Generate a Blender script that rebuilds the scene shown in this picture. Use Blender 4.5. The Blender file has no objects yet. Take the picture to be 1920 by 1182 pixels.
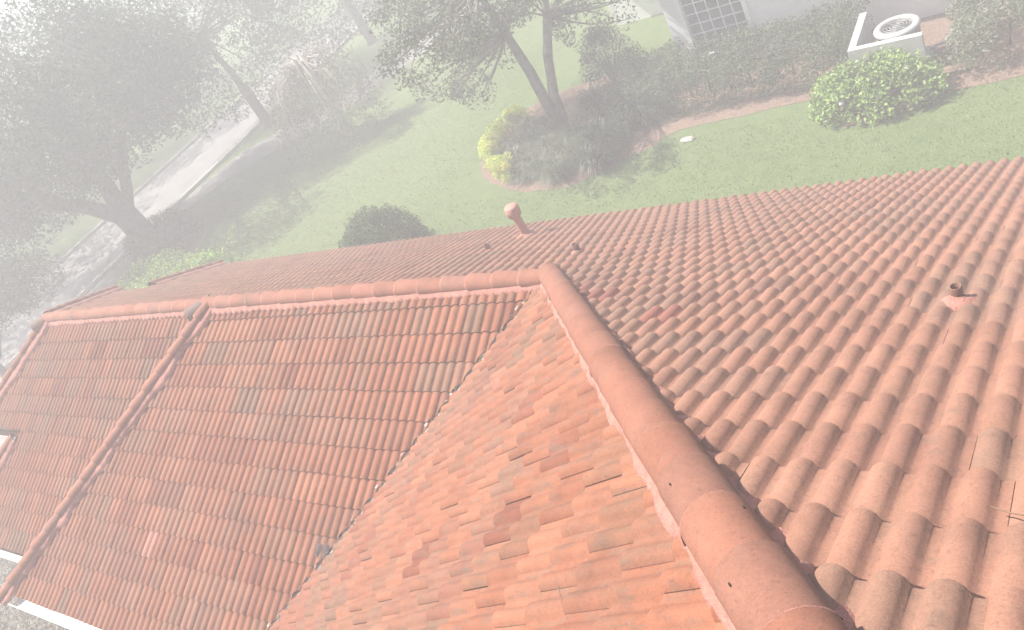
import bpy, bmesh, math, random
import numpy as np
from mathutils import Vector, Matrix, noise as mnoise

random.seed(7); rng = np.random.default_rng(7)
SC = bpy.context.scene
COL = SC.collection
G0 = 4.3                                   # height of the wing ridge above the lawn

# ------------------------------------------------------------------ camera
cam = bpy.data.cameras.new('camera'); cam_ob = bpy.data.objects.new('camera', cam); COL.objects.link(cam_ob)
RM = ((0.7964281170833896, 0.4078271051619511, -0.44651909994336125),
      (-0.04098357721321078, -0.7002758004701934, -0.7126949906338887),
      (-0.6033428550317104, 0.5859102794550141, -0.5410051235534945))
right, down, fwd = [Vector(r) for r in RM]
m = Matrix((right, -down, -fwd)).transposed().to_4x4()
m.translation = Vector((5.120287894517676, -5.6727966088275865, 9.062926647238076))
cam_ob.matrix_world = m
cam.sensor_fit = 'HORIZONTAL'; cam.sensor_width = 36.0; cam.lens = 28.84396578653613
cam.clip_start = 0.05; cam.clip_end = 3000
SC.camera = cam_ob
SC.render.resolution_x = 1024; SC.render.resolution_y = 630

# ------------------------------------------------------------------ light
SUN = Vector((-0.55, -0.12, 0.83)).normalized()
world = bpy.data.worlds.new('World'); SC.world = world; world.use_nodes = True
wn = world.node_tree; bg = wn.nodes['Background']
sky = wn.nodes.new('ShaderNodeTexSky'); sky.sky_type = 'NISHITA'; sky.sun_disc = False
sky.sun_elevation = math.asin(SUN.z); sky.sun_rotation = math.atan2(SUN.x, SUN.y)
sky.dust_density = 3.0; sky.air_density = 1.0; sky.ozone_density = 1.0
wn.links.new(sky.outputs[0], bg.inputs[0]); bg.inputs[1].default_value = 0.085
sl = bpy.data.lights.new('sun', 'SUN'); sl.energy = 5.0; sl.angle = math.radians(0.5); sl.color = (1.0, 0.95, 0.88)
so = bpy.data.objects.new('sun', sl); COL.objects.link(so)
so.rotation_euler = SUN.to_track_quat('Z', 'Y').to_euler(); so.location = (-20, 0, 40)
SC.view_settings.view_transform = 'Standard'; SC.view_settings.look = 'None'
SC.view_settings.exposure = 1.12; SC.view_settings.gamma = 1.0; SC.view_settings.use_curve_mapping = False
SC.cycles.volume_bounces = 3
SC.cycles.max_bounces = 8
SC.cycles.volume_step_rate = 4.0
HAZE_DENSITY = 0.0155
HAZE_ANISO = -0.08

# ------------------------------------------------------------------ helpers
def tag(o, label=None, cat=None, group=None, kind=None):
    if label: o['label'] = label
    if cat: o['category'] = cat
    if group: o['group'] = group
    if kind: o['kind'] = kind
    return o

def empty(name, loc=(0, 0, 0)):
    o = bpy.data.objects.new(name, None); COL.objects.link(o); o.location = loc
    o.empty_display_size = 0.2
    return o

def mesh_obj(name, verts, faces, mat, parent=None, smooth=False, tint=None, loc=None):
    """verts in world space unless loc (then relative to loc)"""
    me = bpy.data.meshes.new(name)
    verts = np.asarray(verts, dtype=np.float64).reshape(-1, 3)
    off = np.zeros(3)
    if parent is not None:
        off = np.array(world_loc(parent))
    if loc is not None:
        off = np.array(loc)
    me.from_pydata((verts - off).tolist(), [], [tuple(f) for f in faces])
    if smooth:
        me.polygons.foreach_set('use_smooth', [True] * len(me.polygons))
    if tint is not None:
        a = me.color_attributes.new('tint', 'FLOAT_COLOR', 'POINT')
        t = np.asarray(tint, dtype=np.float32)
        if t.shape[1] == 3: t = np.hstack([t, np.ones((len(t), 1), np.float32)])
        a.data.foreach_set('color', t.ravel())
    me.materials.append(mat)
    me.update()
    o = bpy.data.objects.new(name, me); COL.objects.link(o)
    if parent is not None:
        o.parent = parent
        o.location = Vector(off) - Vector(world_loc(parent))
    else:
        o.location = off
    return o

def world_loc(o):
    l = Vector(o.location); p = o.parent
    while p is not None:
        l = l + Vector(p.location); p = p.parent
    return l

class MB:
    """collects geometry"""
    def __init__(s): s.v = []; s.f = []; s.c = []
    def add(s, v, f, c=None):
        n = len(s.v); s.v += [tuple(p) for p in v]; s.f += [tuple(i + n for i in q) for q in f]
        if c is not None: s.c += [tuple(c)] * len(v)
    def box(s, c, sz, rz=0.0, col=None):
        c = Vector(c); hx, hy, hz = [k / 2 for k in sz]; R = Matrix.Rotation(rz, 3, 'Z')
        v = [c + R @ Vector((x, y, z)) for x in (-hx, hx) for y in (-hy, hy) for z in (-hz, hz)]
        f = [(0, 1, 3, 2), (4, 6, 7, 5), (0, 4, 5, 1), (2, 3, 7, 6), (0, 2, 6, 4), (1, 5, 7, 3)]
        s.add(v, f, col)
    def tube(s, pts, rad, n=8, cap=True, col=None):
        pts = [Vector(p) for p in pts]
        if not hasattr(rad, '__len__'): rad = [rad] * len(pts)
        v = []; f = []
        ref = Vector((0.31, 0.17, 0.93))
        for i, p in enumerate(pts):
            t = (pts[min(i + 1, len(pts) - 1)] - pts[max(i - 1, 0)]).normalized()
            a = t.cross(ref)
            if a.length < 0.05: a = t.cross(Vector((1, 0, 0)))
            a.normalize(); b = t.cross(a)
            for k in range(n):
                th = 2 * math.pi * k / n
                v.append(p + (a * math.cos(th) + b * math.sin(th)) * rad[i])
        for i in range(len(pts) - 1):
            for k in range(n):
                f.append((i * n + k, i * n + (k + 1) % n, (i + 1) * n + (k + 1) % n, (i + 1) * n + k))
        if cap:
            f.append(tuple(range(n))[::-1]); f.append(tuple((len(pts) - 1) * n + k for k in range(n)))
        s.add(v, f, col)
    def lathe(s, prof, c, n=20, axis=None, col=None):
        """prof list of (r, z)"""
        c = Vector(c); v = []; f = []
        for r, z in prof:
            for k in range(n):
                th = 2 * math.pi * k / n
                v.append(c + Vector((r * math.cos(th), r * math.sin(th), z)))
        for i in range(len(prof) - 1):
            for k in range(n):
                f.append((i * n + k, i * n + (k + 1) % n, (i + 1) * n + (k + 1) % n, (i + 1) * n + k))
        s.add(v, f, col)
    def build(s, name, mat, parent=None, smooth=False, loc=None):
        return mesh_obj(name, s.v, s.f, mat, parent, smooth, tint=(s.c if s.c else None), loc=loc)

# ------------------------------------------------------------------ materials
def new_mat(name):
    mt = bpy.data.materials.new(name); mt.use_nodes = True
    nt = mt.node_tree; return mt, nt, nt.nodes['Principled BSDF']

def noise_node(nt, scale, detail=4.0, rough=0.55, coord='Object', stretch=None):
    tc = nt.nodes.new('ShaderNodeTexCoord'); n = nt.nodes.new('ShaderNodeTexNoise')
    n.inputs['Scale'].default_value = scale; n.inputs['Detail'].default_value = detail
    n.inputs['Roughness'].default_value = rough
    if stretch is not None:
        mp = nt.nodes.new('ShaderNodeMapping'); mp.inputs['Scale'].default_value = stretch
        nt.links.new(tc.outputs[coord], mp.inputs[0]); nt.links.new(mp.outputs[0], n.inputs['Vector'])
    else:
        nt.links.new(tc.outputs[coord], n.inputs['Vector'])
    return n.outputs['Fac']

def ramp(nt, fac, stops):
    r = nt.nodes.new('ShaderNodeValToRGB'); e = r.color_ramp.elements
    while len(e) < len(stops): e.new(0.5)
    for el, (p, c) in zip(e, stops):
        el.position = p; el.color = (*c, 1) if len(c) == 3 else c
    nt.links.new(fac, r.inputs[0]); return r.outputs[0]

def mix(nt, a, b, fac, mode='MIX'):
    n = nt.nodes.new('ShaderNodeMix'); n.data_type = 'RGBA'; n.blend_type = mode
    for s, val in ((n.inputs[0], fac), (n.inputs[6], a), (n.inputs[7], b)):
        if hasattr(val, 'links') or hasattr(val, 'is_linked'): nt.links.new(val, s)
        elif isinstance(val, (int, float)): s.default_value = val
        else: s.default_value = (*val, 1)
    return n.outputs[2]

def bump(nt, fac, bsdf, strength, dist=0.01):
    b = nt.nodes.new('ShaderNodeBump'); b.inputs['Strength'].default_value = strength; b.inputs['Distance'].default_value = dist
    nt.links.new(fac, b.inputs['Height']); nt.links.new(b.outputs[0], bsdf.inputs['Normal'])

def tile_material(name, dirt=(0.110, 0.074, 0.055), dirt_amt=0.6, lichen=(0.135, 0.098, 0.075), satin=0.9, stain_lo=0.56, stretch=None):
    mt, nt, b = new_mat(name)
    vc = nt.nodes.new('ShaderNodeVertexColor'); vc.layer_name = 'tint'
    big = noise_node(nt, 1.4, 5, 0.6); mid = noise_node(nt, 7.0, 7, 0.7, stretch=stretch); fine = noise_node(nt, 130.0, 3, 0.7)
    c = mix(nt, vc.outputs[0], lichen, ramp(nt, mid, [(stain_lo, (0, 0, 0)), (stain_lo + 0.17, (dirt_amt,) * 3)]))
    c = mix(nt, c, dirt, ramp(nt, big, [(0.55, (0, 0, 0)), (0.78, (0.55,) * 3)]))
    spots = noise_node(nt, 42.0, 4, 0.75); blot = noise_node(nt, 4.2, 6, 0.75)
    c = mix(nt, c, ramp(nt, fine, [(0.25, (0.78,) * 3), (0.75, (1.2,) * 3)]), 1.0, 'MULTIPLY')
    c = mix(nt, c, ramp(nt, blot, [(0.28, (0.80, 0.78, 0.77)), (0.5, (1, 1, 1)), (0.72, (1.14, 1.13, 1.12))]), 1.0, 'MULTIPLY')
    c = mix(nt, c, ramp(nt, spots, [(0.30, (0.70,) * 3), (0.42, (1.0,) * 3), (0.7, (1.06,) * 3)]), 1.0, 'MULTIPLY')
    nt.links.new(c, b.inputs['Base Color']); b.inputs['Roughness'].default_value = satin
    b.inputs['Specular IOR Level'].default_value = 0.25
    bump(nt, spots, b, 0.6, 0.004)
    return mt

def simple_material(name, c1, c2, scale=8.0, rough=0.8, spec=0.3, bmp=0.0, bscale=None, detail=5, metallic=0.0):
    mt, nt, b = new_mat(name)
    f = noise_node(nt, scale, detail, 0.6)
    nt.links.new(ramp(nt, f, [(0.3, c1), (0.7, c2)]), b.inputs['Base Color'])
    b.inputs['Roughness'].default_value = rough; b.inputs['Specular IOR Level'].default_value = spec
    b.inputs['Metallic'].default_value = metallic
    if bmp: bump(nt, noise_node(nt, bscale or scale * 4, 4, 0.6), b, bmp, 0.02)
    return mt

def leaf_material(name, rough=0.5, trans=0.35, spec=0.4):
    mt, nt, b = new_mat(name)
    vc = nt.nodes.new('ShaderNodeVertexColor'); vc.layer_name = 'tint'
    nt.links.new(vc.outputs[0], b.inputs['Base Color'])
    b.inputs['Roughness'].default_value = rough; b.inputs['Specular IOR Level'].default_value = spec
    tr = nt.nodes.new('ShaderNodeBsdfTranslucent'); nt.links.new(vc.outputs[0], tr.inputs[0])
    mx = nt.nodes.new('ShaderNodeMixShader'); mx.inputs[0].default_value = trans
    nt.links.new(b.outputs[0], mx.inputs[1]); nt.links.new(tr.outputs[0], mx.inputs[2])
    nt.links.new(mx.outputs[0], nt.nodes['Material Output'].inputs['Surface'])
    return mt

M_TILE = tile_material('terracotta')
M_TILE_F = tile_material('terracotta_front', stretch=(2.6, 0.5, 1.0), stain_lo=0.53)
M_TILE_L = tile_material('terracotta_side', stretch=(0.6, 2.6, 1.0), stain_lo=0.50)
M_CAP = tile_material('ridge_terracotta', dirt_amt=0.4, lichen=(0.165, 0.108, 0.080), stain_lo=0.52)
M_MORTAR = simple_material('pink_mortar', (0.32, 0.145, 0.115), (0.44, 0.215, 0.172), 14, 0.95, 0.15, 0.9, 70)
M_UNDER = simple_material('underlay', (0.035, 0.022, 0.016), (0.06, 0.035, 0.025), 6, 1.0, 0.1)
M_WHITE = simple_material('white_aluminium', (0.72, 0.72, 0.70), (0.80, 0.80, 0.78), 3, 0.45, 0.5)
M_FLASH = simple_material('flashing_metal', (0.16, 0.13, 0.11), (0.62, 0.56, 0.50), 30, 0.6, 0.4)
M_STUCCO = simple_material('cream_stucco', (0.60, 0.56, 0.48), (0.68, 0.64, 0.56), 5, 0.95, 0.1, 0.5, 80)
M_LEAD = simple_material('clay_pipe', (0.15, 0.085, 0.062), (0.25, 0.13, 0.095), 12, 0.85, 0.2, 0.4, 60)
M_PIPEPINK = simple_material('painted_pipe', (0.34, 0.17, 0.13), (0.41, 0.215, 0.17), 8, 0.7, 0.3)
M_LEAF = leaf_material('leaf')
M_LEAFG = leaf_material('glossy_leaf', 0.32, 0.25, 0.6)
M_BARK = simple_material('bark', (0.045, 0.036, 0.028), (0.13, 0.11, 0.09), 7, 0.95, 0.1, 1.0, 25)
M_BARKG = simple_material('grey_bark', (0.10, 0.09, 0.075), (0.22, 0.20, 0.17), 6, 0.95, 0.1, 1.0, 25)
M_SOOT = simple_material('dark_grey_sealant', (0.05, 0.045, 0.045), (0.10, 0.09, 0.09), 30, 0.9, 0.1)

# ------------------------------------------------------------------ setting
def lawn_material():
    mt, nt, b = new_mat('lawn')
    big = noise_node(nt, 0.35, 4, 0.6); mid = noise_node(nt, 3.0, 5, 0.65); fine = noise_node(nt, 26.0, 5, 0.75)
    c = mix(nt, ramp(nt, big, [(0.35, (0.118, 0.168, 0.058)), (0.65, (0.152, 0.205, 0.078))]),
            ramp(nt, mid, [(0.3, (0.092, 0.140, 0.044)), (0.75, (0.190, 0.238, 0.100))]), 0.45)
    c = mix(nt, c, ramp(nt, fine, [(0.3, (0.58,) * 3), (0.7, (1.36,) * 3)]), 1.0, 'MULTIPLY')
    nt.links.new(c, b.inputs['Base Color']); b.inputs['Roughness'].default_value = 0.95
    b.inputs['Specular IOR Level'].default_value = 0.1
    bump(nt, fine, b, 1.0, 0.05)
    return mt
M_LAWN = lawn_material()
M_ROAD = simple_material('pale_asphalt', (0.19, 0.185, 0.18), (0.25, 0.245, 0.24), 1.2, 0.95, 0.1, 0.4, 120, detail=8)
M_KERB = simple_material('concrete_kerb', (0.30, 0.285, 0.26), (0.40, 0.38, 0.345), 3, 0.9, 0.2, 0.3, 60)
M_WALK = simple_material('concrete_walk', (0.20, 0.19, 0.18), (0.28, 0.265, 0.25), 2.2, 0.95, 0.15, 0.3, 60)
M_MULCH = simple_material('mulch', (0.11, 0.070, 0.052), (0.29, 0.20, 0.155), 22, 1.0, 0.05, 1.0, 60)
M_GRAVEL = simple_material('gravel', (0.09, 0.075, 0.06), (0.20, 0.17, 0.135), 30, 1.0, 0.1, 1.0, 60)

def sheet(name, poly, z, mat, thick=0.0, kind='structure', label=None):
    bm = bmesh.new()
    vs = [bm.verts.new((x, y, z)) for x, y in poly]
    f = bm.faces.new(vs)
    if f.normal.z < 0: f.normal_flip()
    if thick:
        r = bmesh.ops.extrude_face_region(bm, geom=[f])
        for e in r['geom']:
            if isinstance(e, bmesh.types.BMVert): e.co.z += 0
        for v in vs: v.co.z -= thick
    bm.normal_update()
    me = bpy.data.meshes.new(name); bm.to_mesh(me); bm.free(); me.materials.append(mat)
    o = bpy.data.objects.new(name, me); COL.objects.link(o); o['kind'] = kind
    if label: o['label'] = label
    return o

sheet('ground', [(-420, -300), (300, -300), (300, 420), (-420, 420)], 0.0, M_LAWN)
sheet('road', [(-32.4, -120), (-26.75, -120), (-26.75, 150), (-32.4, 150)], 0.004, M_ROAD)
for nm, x0, x1 in (('kerb', -26.75, -26.55), ('kerb', -32.6, -32.4)):
    sheet(nm, [(x0, -120), (x1, -120), (x1, 150), (x0, 150)], 0.13, M_KERB, thick=0.15)
# the pavement keeps beside the kerb, then swings away across the verge
sheet('path', [(-26.35, -60), (-24.9, -60), (-24.9, 8.0), (-25.3, 11.2), (-24.4, 13.3), (-21.6, 15.6), (-19.6, 17.6), (-17.5, 21.5), (-15.5, 27), (-14.5, 34), (-16.2, 34), (-17.2, 27.5), (-19.2, 22.5),
               (-21.2, 19.2), (-23.4, 17.4), (-25.8, 15.2), (-26.35, 13)], 0.008, M_WALK)
sheet('driveway', [(-26.3, 2.4), (-13.0, 1.2), (-13.0, -3.4), (-26.3, -3.0)], 0.012, M_WALK)

def blob(pts, n=4, amp=0.08):
    """closed smooth outline through pts"""
    out = []; k = len(pts)
    for i in range(k):
        p0, p1, p2, p3 = [Vector(pts[(i + j - 1) % k]) for j in range(4)]
        for s in range(n):
            t = s / n
            q = 0.5 * ((2 * p1) + (-p0 + p2) * t + (2 * p0 - 5 * p1 + 4 * p2 - p3) * t * t + (-p0 + 3 * p1 - 3 * p2 + p3) * t ** 3)
            q += Vector((random.uniform(-amp, amp), random.uniform(-amp, amp)))
            out.append((q.x, q.y))
    return out
sheet('mulch_bed', blob([(-9.5, 11.2), (-8.9, 9.9), (-8.0, 9.15), (-6.8, 8.65), (-5.7, 8.6), (-4.9, 8.95), (-3.9, 9.6), (-3.1, 10.2), (-1.6, 10.3), (0.2, 10.3),
      (0.8, 9.1), (1.9, 9.3), (2.6, 9.7), (5, 9.9), (9, 9.9), (9, 13.2), (-4, 13.2), (-6, 14), (-8.8, 13.4)], 4, 0.05), 0.01, M_MULCH)
sheet('mulch_bed', blob([(-25.6, 8.4), (-23.0, 7.3), (-21.6, 8.2), (-21.8, 9.6), (-24.0, 10.5), (-25.4, 10.2)], 4, 0.05), 0.016, M_MULCH)
sheet('gravel_bed', [(-17.5, -2.4), (-12.2, -3.2), (-4.1, -3.2), (-4.1, -9), (-17.5, -9)], 0.014, M_GRAVEL)

# gravel stones scattered below the front eave
def stones(name, x0, x1, y0, y1, n, r0, r1, mat, label):
    base = np.array([(1, 0, 0), (-1, 0, 0), (0, 1, 0), (0, -1, 0), (0, 0, .8), (0, 0, -.4)])
    fc = [(0, 2, 4), (2, 1, 4), (1, 3, 4), (3, 0, 4), (2, 0, 5), (1, 2, 5), (3, 1, 5), (0, 3, 5)]
    V = []; F = []; T = []
    for i in range(n):
        s = random.uniform(r0, r1); a = random.uniform(0, 6.28); ca, sa = math.cos(a), math.sin(a)
        b = base * (1 + rng.uniform(-.3, .3, base.shape)) * s
        x = b[:, 0] * ca - b[:, 1] * sa; y = b[:, 0] * sa + b[:, 1] * ca
        p = np.stack([x + random.uniform(x0, x1), y + random.uniform(y0, y1), b[:, 2] + 0.02], 1)
        k = len(V) * 6; V.append(p); F += [tuple(q + k for q in f) for f in fc]
        g = random.uniform(0.06, 0.34); T.append(np.tile((g * 1.08, g, g * 0.86), (6, 1)))
    o = mesh_obj(name, np.vstack(V), F, mat, tint=np.vstack(T)); tag(o, label, kind='stuff'); return o
mt, nt, b = new_mat('stone'); vc = nt.nodes.new('ShaderNodeVertexColor'); vc.layer_name = 'tint'
nt.links.new(vc.outputs[0], b.inputs['Base Color']); b.inputs['Roughness'].default_value = 0.95; M_STONE = mt
stones('gravel', -17.0, -8.5, -6.2, -3.0, 16000, 0.016, 0.05, M_STONE, 'grey brown gravel lying below the front gutter')

# ------------------------------------------------------------------ the house with the tiled roof
house = empty('house', (-4.0, -1.0, 0.0))
tag(house, 'house under a hipped roof of salmon clay tiles, seen from its own roof', 'house')
HP = np.array((-4.0, -1.0, 0.0))

TINTS = [((0.300, 0.142, 0.096), 6), ((0.320, 0.155, 0.106), 6), ((0.282, 0.130, 0.088), 4), ((0.335, 0.168, 0.116), 3),
         ((0.255, 0.112, 0.078), 1.6), ((0.262, 0.150, 0.108), 2.0), ((0.275, 0.148, 0.104), 2.4), ((0.225, 0.095, 0.066), 0.5), ((0.235, 0.145, 0.108), 0.8)]
TW = np.array([w for _, w in TINTS]); TW = TW / TW.sum(); TC = np.array([c for c, _ in TINTS]) * np.array((0.70, 0.605, 0.53))

def tile_profile(W, hb, gap, bfrac=0.70, pw=0.80):
    """cross section of one double barrel tile, seam at its left edge looking downslope"""
    p = W / 2; pts = []
    bw = bfrac * p
    for b in range(2):
        s0 = b * p + (gap if b == 0 else 0.0)
        w = bw - (gap if b == 0 else 0)
        for k in range(9):
            a = k / 8
            pts.append((s0 + a * w, hb * (math.sin(math.pi * a) ** pw) if 0 < a < 1 else 0.0))
        pts.append((b * p + bw + (p - bw) * 0.35, -0.003)); pts.append((b * p + bw + (p - bw) * 0.75, -0.003))
    pts.append((W + 0.004, 0.0))
    return pts

def tile_field(origin, across, downs, W, E, v_phase, u_phase, rows, u_range, hb=0.040, step=0.020, grey=0.0, special=None, sat=1.0, inside=None, brown=0.0, bfrac=0.72, pw=0.7, taper=0.35, gk=1.0, ngap=-0.012):
    """all tiles of one roof slope; rows = (first, last) course numbers; returns verts, faces, tint arrays"""
    across = np.array(across, float); across /= np.linalg.norm(across)
    downs = np.array(downs, float); downs /= np.linalg.norm(downs)
    nrm = np.cross(across, downs); nrm /= np.linalg.norm(nrm); origin = np.array(origin, float)
    V = []; F = []; T = []; n0 = 0
    sl = 1.0
    for j in range(rows[0], rows[1] + 1):
        vn = v_phase + j * E                     # nose of this course
        ush = u_phase + (W / 2 if j % 2 else 0.0)
        i0 = math.floor((u_range[0] - ush) / W); i1 = math.ceil((u_range[1] - ush) / W)
        prev = None
        for i in range(i0, i1 + 1):
            u0 = ush + i * W
            if inside is not None and not inside(u0 + W / 2, vn - E / 2): continue
            gap = random.choice([0.0015, 0.002, 0.003, 0.0045, 0.006]) * (W / 0.286) * gk
            prof = tile_profile(W, hb, gap, bfrac, pw)
            s = np.array([q[0] for q in prof]); h = np.array([q[1] for q in prof])
            vs = np.array([-0.045, 0.10, 0.55 * E, E - 0.012, E]) + random.uniform(-0.004, 0.004)
            rot = random.gauss(0, 0.004); lift = random.gauss(0, 0.0018); tw = random.gauss(0, 0.006)
            ns, nv = len(s), len(vs)
            S, VV = np.meshgrid(s, vs)
            H = np.tile(h, (nv, 1)) * (1 - taper + taper * np.clip(VV / E, 0, 1))
            Z = H + step * (VV / E) + lift + tw * (S - W / 2) + 0.0
            Z[-1] -= 0.004                        # worn, rounded nose
            U = u0 + S + rot * (VV - E); Vd = vn - E + VV
            P = origin + U[..., None] * across + Vd[..., None] * downs + Z[..., None] * nrm
            top = P.reshape(-1, 3)
            f = []
            for a in range(nv - 1):
                for b_ in range(ns - 1):
                    f.append((n0 + a * ns + b_, n0 + a * ns + b_ + 1, n0 + (a + 1) * ns + b_ + 1, n0 + (a + 1) * ns + b_))
            # nose wall and left edge wall (their own vertices keep the edge crisp)
            k1 = n0 + nv * ns
            nose_t = P[-1]; nose_b = P[-1] - nrm * (step - ngap)
            for b_ in range(ns - 1):
                f.append((k1 + b_, k1 + b_ + 1, k1 + ns + b_ + 1, k1 + ns + b_))
            k2 = k1 + 2 * ns
            le_t = P[:, 0]; le_b = P[:, 0] - nrm * 0.022
            for a in range(nv - 1):
                f.append((k2 + a, k2 + a + 1, k2 + nv + a + 1, k2 + nv + a))
            V += [top, nose_t, nose_b, le_t, le_b]; F += f
            # colours run in small clusters; some tiles weathered grey
            if prev is not None and random.random() < 0.35: c = prev
            else: c = TC[rng.choice(len(TC), p=TW)] * random.uniform(0.94, 1.06)
            cl = mnoise.noise(Vector((u0 * 0.8 + 31, vn * 1.3, grey * 9)))
            prev = c
            if brown: c = c * (1 - brown) + np.array((0.345, 0.190, 0.130)) * brown
            if cl + grey > 0.22: c = c * 0.80 + np.array((0.16, 0.115, 0.09)) * 0.20
            if special is not None:
                q = special(u0 + W / 2, vn - E / 2)
                if q is not None: c = np.array(q)
            cc = c * np.array((1, 1, 1)); m_ = cc.mean(); cc = m_ + (cc - m_) * sat
            n = nv * ns + 2 * ns + 2 * nv
            T.append(np.tile(cc, (n, 1))); n0 += n
    return np.vstack(V), F, np.vstack(T)

def clip_obj(o, planes):
    """planes: (point, normal) ; keeps the side the normal points away from"""
    bm = bmesh.new(); bm.from_mesh(o.data); L = world_loc(o)
    for p, n in planes:
        bmesh.ops.bisect_plane(bm, geom=bm.verts[:] + bm.edges[:] + bm.faces[:], plane_co=Vector(p) - L, plane_no=Vector(n), clear_outer=True)
    bm.to_mesh(o.data); bm.free()

def vline(p, q, keep):
    """vertical clipping plane through plan points p, q keeping the side of plan point keep"""
    d = Vector((q[0] - p[0], q[1] - p[1], 0)); n = Vector((d.y, -d.x, 0)).normalized()
    if (Vector((keep[0], keep[1], 0)) - Vector((p[0], p[1], 0))).dot(n) > 0: n = -n
    return ((p[0], p[1], 0), n)

TR, TF, TL, DR = 0.5375760467389706, 0.4626073429786981, 0.5839836154691134, 0.0706
zR = lambda x, y: -TR * y + DR + G0
zF = lambda x, y: TF * y + G0
zL = lambda x, y: TL * x + G0
zN = lambda x, y: TR * y - 0.005 + G0
HIPB = ((-6.30, 0.0), (-9.62, -4.46))            # plan of the hip that ends the tall front slope
HIPC = ((-11.87, 0.0), (-13.64, -2.12)); HIPCB = ((-11.87, 0.06), (-13.64, 2.12))
JOGF = ((-11.75, -2.05), (-12.95, -3.9)); JOGB = ((-12.10, 2.15), (-12.72, 4.1))
hipx = lambda y: (-TR * y + DR) / TL + 0.013 * y - 0.01              # main hip between side and back slopes
Y_RIDGE = 0.04

def finish(name, arr, planes, label, mats=M_TILE):
    V, F, T = arr
    o = mesh_obj(name, V, F, mats, house, smooth=True, tint=T)
    clip_obj(o, planes)
    tag(o, label)
    # crisp creases only at noses: smooth shading handled by separate vertices
    return o

def join(objs):
    a = objs[0]
    bm = bmesh.new()
    for o in objs: bm.from_mesh(o.data)
    bm.to_mesh(a.data); bm.free()
    for o in objs[1:]:
        bpy.data.objects.remove(o, do_unlink=True)
    return a

# back slope, falling to the lawn
WR, ER = 0.302, 0.355
vn0 = -4.66                                     # a nose seen close by
cut_row = 19                                    # courses below this one reach the wider eave only
dR = (0, 1, -TR)
def backA():
    arr = None
    return finish('roof_slope', arr, [vline((-20, Y_RIDGE), (0, Y_RIDGE), (0, 3))[:2]] if 0 else [], '')
def spR(u, v):
    for (a, b_, c) in ((2.35, -1.95, (0.23, 0.085, 0.06)), (1.05, -1.0, (0.22, 0.09, 0.068)), (1.3, -1.35, (0.20, 0.075, 0.055))):
        if abs(u - a) < 0.16 and abs(v - b_) < 0.18: return c
    return None
hx = lambda x, y: x - hipx(y)
def insR(u, v):
    y = v / math.hypot(1, TR)
    if y > Y_RIDGE - 0.3: return u > -14.2
    return u > hipx(y) - 0.5
arrA = tile_field((0, 0, DR + G0), (1, 0, 0), dR, WR, ER, vn0, 4.327, (-10, cut_row), (-14, 10), hb=0.042, step=0.038, bfrac=0.76, pw=0.60, taper=0.42, sat=0.92, brown=0.35, special=spR, inside=insR)
arrB = tile_field((0, 0, DR + G0), (1, 0, 0), dR, WR, ER, vn0, 4.327, (cut_row + 1, 26), (-13.2, 10), hb=0.042, step=0.038, bfrac=0.76, pw=0.60, taper=0.42, sat=0.92, brown=0.35)
h0 = (hipx(0.0), 0.0); h1 = (hipx(-10.0), -10.0)
# the back slope is not convex in plan: near part beyond the hip, far part beyond the ridge
nearP = [vline(h0, h1, (9, -3)), ((0, 0.0, 0), Vector((0, 1, 0)))]
def split_clip(arr, planes): return finish('roof_slope', arr, planes, 'x')
a1 = split_clip(arrA, [vline(h0, h1, (9, -3)), ((0, 0.0, 0), Vector((0, 1, 0)))])
a2 = split_clip(arrA, [((0, 0.0, 0), Vector((0, -1, 0))), vline(*HIPCB, (0, 2))])
a3 = split_clip(arrB, [vline(*JOGB, (0, 3))])
roofR = join([a1, a2, a3]); tag(roofR, 'long back slope of brownish double barrel tiles falling to the lawn')

# tall front slope between the valley and the hip
WF, EF = 0.2753, 0.3523
def spF(u, v):
    x = -u
    for (a, b_, c) in ((-6.05, 3.58, (0.33, 0.150, 0.115)),):
        if abs(x - a) < 0.14 and abs(v - b_) < 0.18: return c
    return None
arrF = tile_field((0, 0, G0), (-1, 0, 0), (0, -1, -TF), WF, EF, 0.577, 1.309, (-1, 12), (-0.4, 9.9), hb=0.034, step=0.020, ngap=0.003, bfrac=0.78, pw=0.62, taper=0.2, special=spF, sat=1.08)
VAL = ((0, 0), (TF / TL * -6.0, -6.0))
vo = 0.035
roofF = finish('roof_slope', arrF, [((0, 0.02, 0), Vector((0, 1, 0))), vline(*[(p[0] - vo, p[1]) for p in VAL], (-5, 0)), vline(*HIPB, (0, -1))],
               'tall front slope of salmon barrel tiles between valley and hip', M_TILE_F)
# lower front slope beyond the hip
EN = 0.343
arrN1 = tile_field((0, 0, G0 - 0.005), (-1, 0, 0), (0, -1, -TR), 0.262, EN, 0.11, 1.2, (0, 6), (5.6, 14), hb=0.034, step=0.020, ngap=0.003, bfrac=0.78, pw=0.62, taper=0.2, sat=1.05, grey=0.02)
arrN2 = tile_field((0, 0, G0 - 0.005), (-1, 0, 0), (0, -1, -TR), 0.262, EN, 0.11, 1.2, (7, 12), (8.0, 13.4), hb=0.034, step=0.020, ngap=0.003, bfrac=0.78, pw=0.62, taper=0.2, sat=1.1, grey=0.02)
HB2 = [(p[0] + 0.22, p[1]) for p in HIPB]
n1 = finish('roof_slope', arrN1, [((0, 0.0, 0), Vector((0, 1, 0))), vline(*HIPC, (-8, -1)), vline(*HB2, (-13, -1))], 'x', M_TILE_F)
n2 = finish('roof_slope', arrN2, [vline(*JOGF, (-8, -3)), vline(*HB2, (-13, -1))], 'x', M_TILE_F)
roofN = join([n1, n2]); tag(roofN, 'far front slope of salmon barrel tiles left of the hip')
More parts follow.
